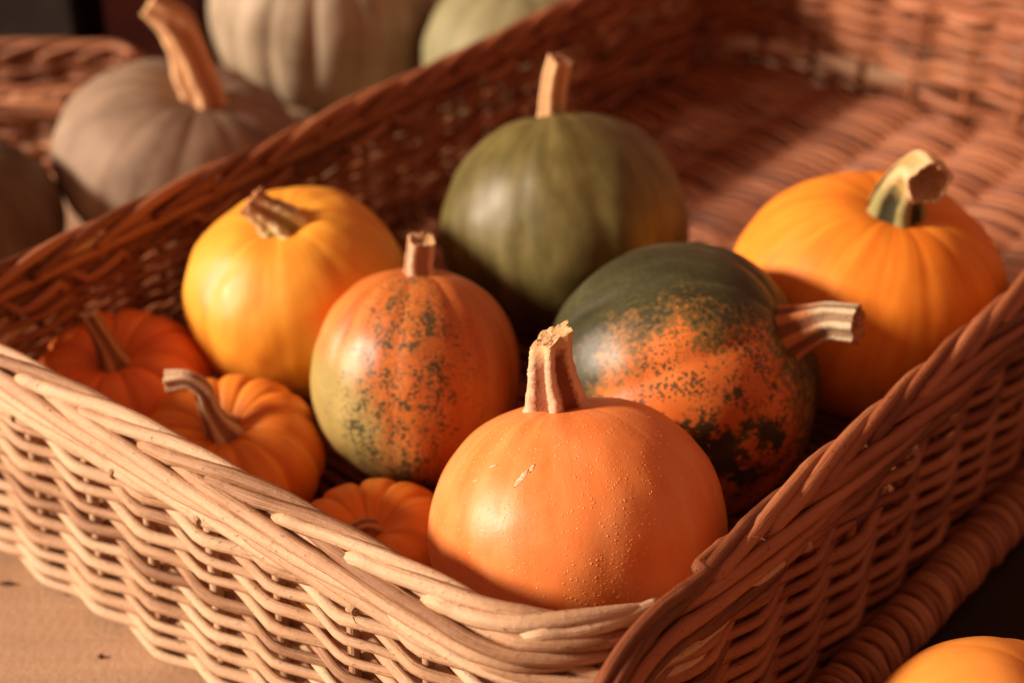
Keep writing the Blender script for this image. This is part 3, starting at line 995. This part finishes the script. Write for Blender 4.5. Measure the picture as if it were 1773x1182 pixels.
pumpkin('pumpkin', 'plain bright orange pumpkin outside the basket, cut by the bottom right corner', 'pumpkin',
        (0.2410, 0.6250, 0.0600), 0.0770, 0.0580, M_NEAR, ribs=10, depth=0.007, sharp=1.8, top_d=0.15, lump=0.02, seed=61, sq=0.92, floor=0.0018, axis=(0.38, 0.12, 1),
        stem=dict(path=[(0, 0, 0), (0.003, 0.003, 0.008), (0.008, 0.008, 0.014)], radii=[0.010, 0.008, 0.007], mat=ST_TAN, cut=M_CORK))

pumpkin('squash', 'white squash added behind the far basket corner for bright spots through the weave', 'squash',  # added squash: its sunlit skin gives pale glints in the gaps
        (0.150, 1.715, 0.0820), 0.0980, 0.0820, M_WHITE, ribs=11, depth=0.05, sharp=1.8, top_d=0.2, top_w=0.35, lump=0.03, seed=63, sq=0.87, floor=0.0,
        stem=dict(path=[(0, 0, 0), (0, 0, 0.012), (-0.004, 0, 0.024)], radii=[0.013, 0.010, 0.009], mat=ST_TAN, cut=M_CORK))

# small brown basket and two painted crates in the dark corner
b2 = thing('small_basket', 'small brown wicker basket in the dark top left corner', 'basket', (-0.480, 1.435, 0.0), math.radians(-4))
lp2 = Loop(0.155, 0.050, (0.03, 0.03, 0.03, 0.03))
basket(b2, lp2, 0.036, 0.003, 0.062, [(0, lp2.L, 0.0088, 0.0042, 0.0066, None)], rs=0.004, near_break=False, wales=False, kk=6, sub=6, mat_of=lambda q: M_WILLOW2)


def crate(name, label, x0, x1, y0, y1, h, mat):
    root = thing(name, label, 'crate', ((x0 + x1) / 2, (y0 + y1) / 2, 0))
    w, d = (x1 - x0) / 2, (y1 - y0) / 2
    def board(nm, cx, cy, cz, sx, sy, sz):
        e = 0.003
        V = []; 
        for zz, g in ((-sz, e), (-sz + e, 0), (sz - e, 0), (sz, e)):
            for (px, py) in ((-1, -1), (1, -1), (1, 1), (-1, 1)):
                V.append((cx + px * (sx - g), cy + py * (sy - g), cz + zz))
        F = [(3, 2, 1, 0), (12, 13, 14, 15)]
        for i in range(3):
            for q in range(4):
                F.append((i * 4 + q, i * 4 + (q + 1) % 4, i * 4 + 4 + (q + 1) % 4, i * 4 + 4 + q))
        return link_mesh(nm, V, F, mat, root, smooth=False)
    nb = 2
    bh = h / nb
    for i in range(nb):
        z = bh * (i + 0.5)
        board('front_board', 0, -d + 0.006, z, w, 0.006, bh / 2 - 0.002)
        board('back_board', 0, d - 0.006, z, w, 0.006, bh / 2 - 0.002)
        board('end_board', -w + 0.006, 0, z, 0.006, d - 0.0125, bh / 2 - 0.002)
        board('end_board', w - 0.006, 0, z, 0.006, d - 0.0125, bh / 2 - 0.002)
    board('bottom_board', 0, 0, 0.008, w - 0.0125, d - 0.0125, 0.006)
    return root


crate('crate', 'slate grey crate standing behind the small brown basket', -0.90, -0.402, 1.56, 1.86, 0.34, M_SLATE)
crate('crate', 'dark red crate between the grey crate and the cream squash', -0.368, -0.285, 1.55, 1.86, 0.34, M_DARKRED)

# a few crumbs on the table by the front wall
for i, (x, y, l) in enumerate([(-0.300, 0.842, 0.010), (-0.262, 0.833, 0.004), (-0.232, 0.778, 0.0035)]):
    m = 9
    q = np.linspace(0, 1, m)
    P = np.stack([x + (q - 0.5) * l, y + 0.0006 * wob(q * 3, i), np.full(m, 0.0012)], -1)
    o = tube('crumb', P, 0.0011 * np.sin(PI * np.clip(q, 0.06, 0.94)) + 0.0003, M_SOIL, None, 6)
    o['label'] = ['longest dark crumb lying on the table beside the basket', 'short dark crumb just right of the longest crumb',
                  'small dark crumb on the table nearest the bottom of the photo'][i]
    o['category'] = 'crumb'
    o['group'] = 'crumbs on the table'
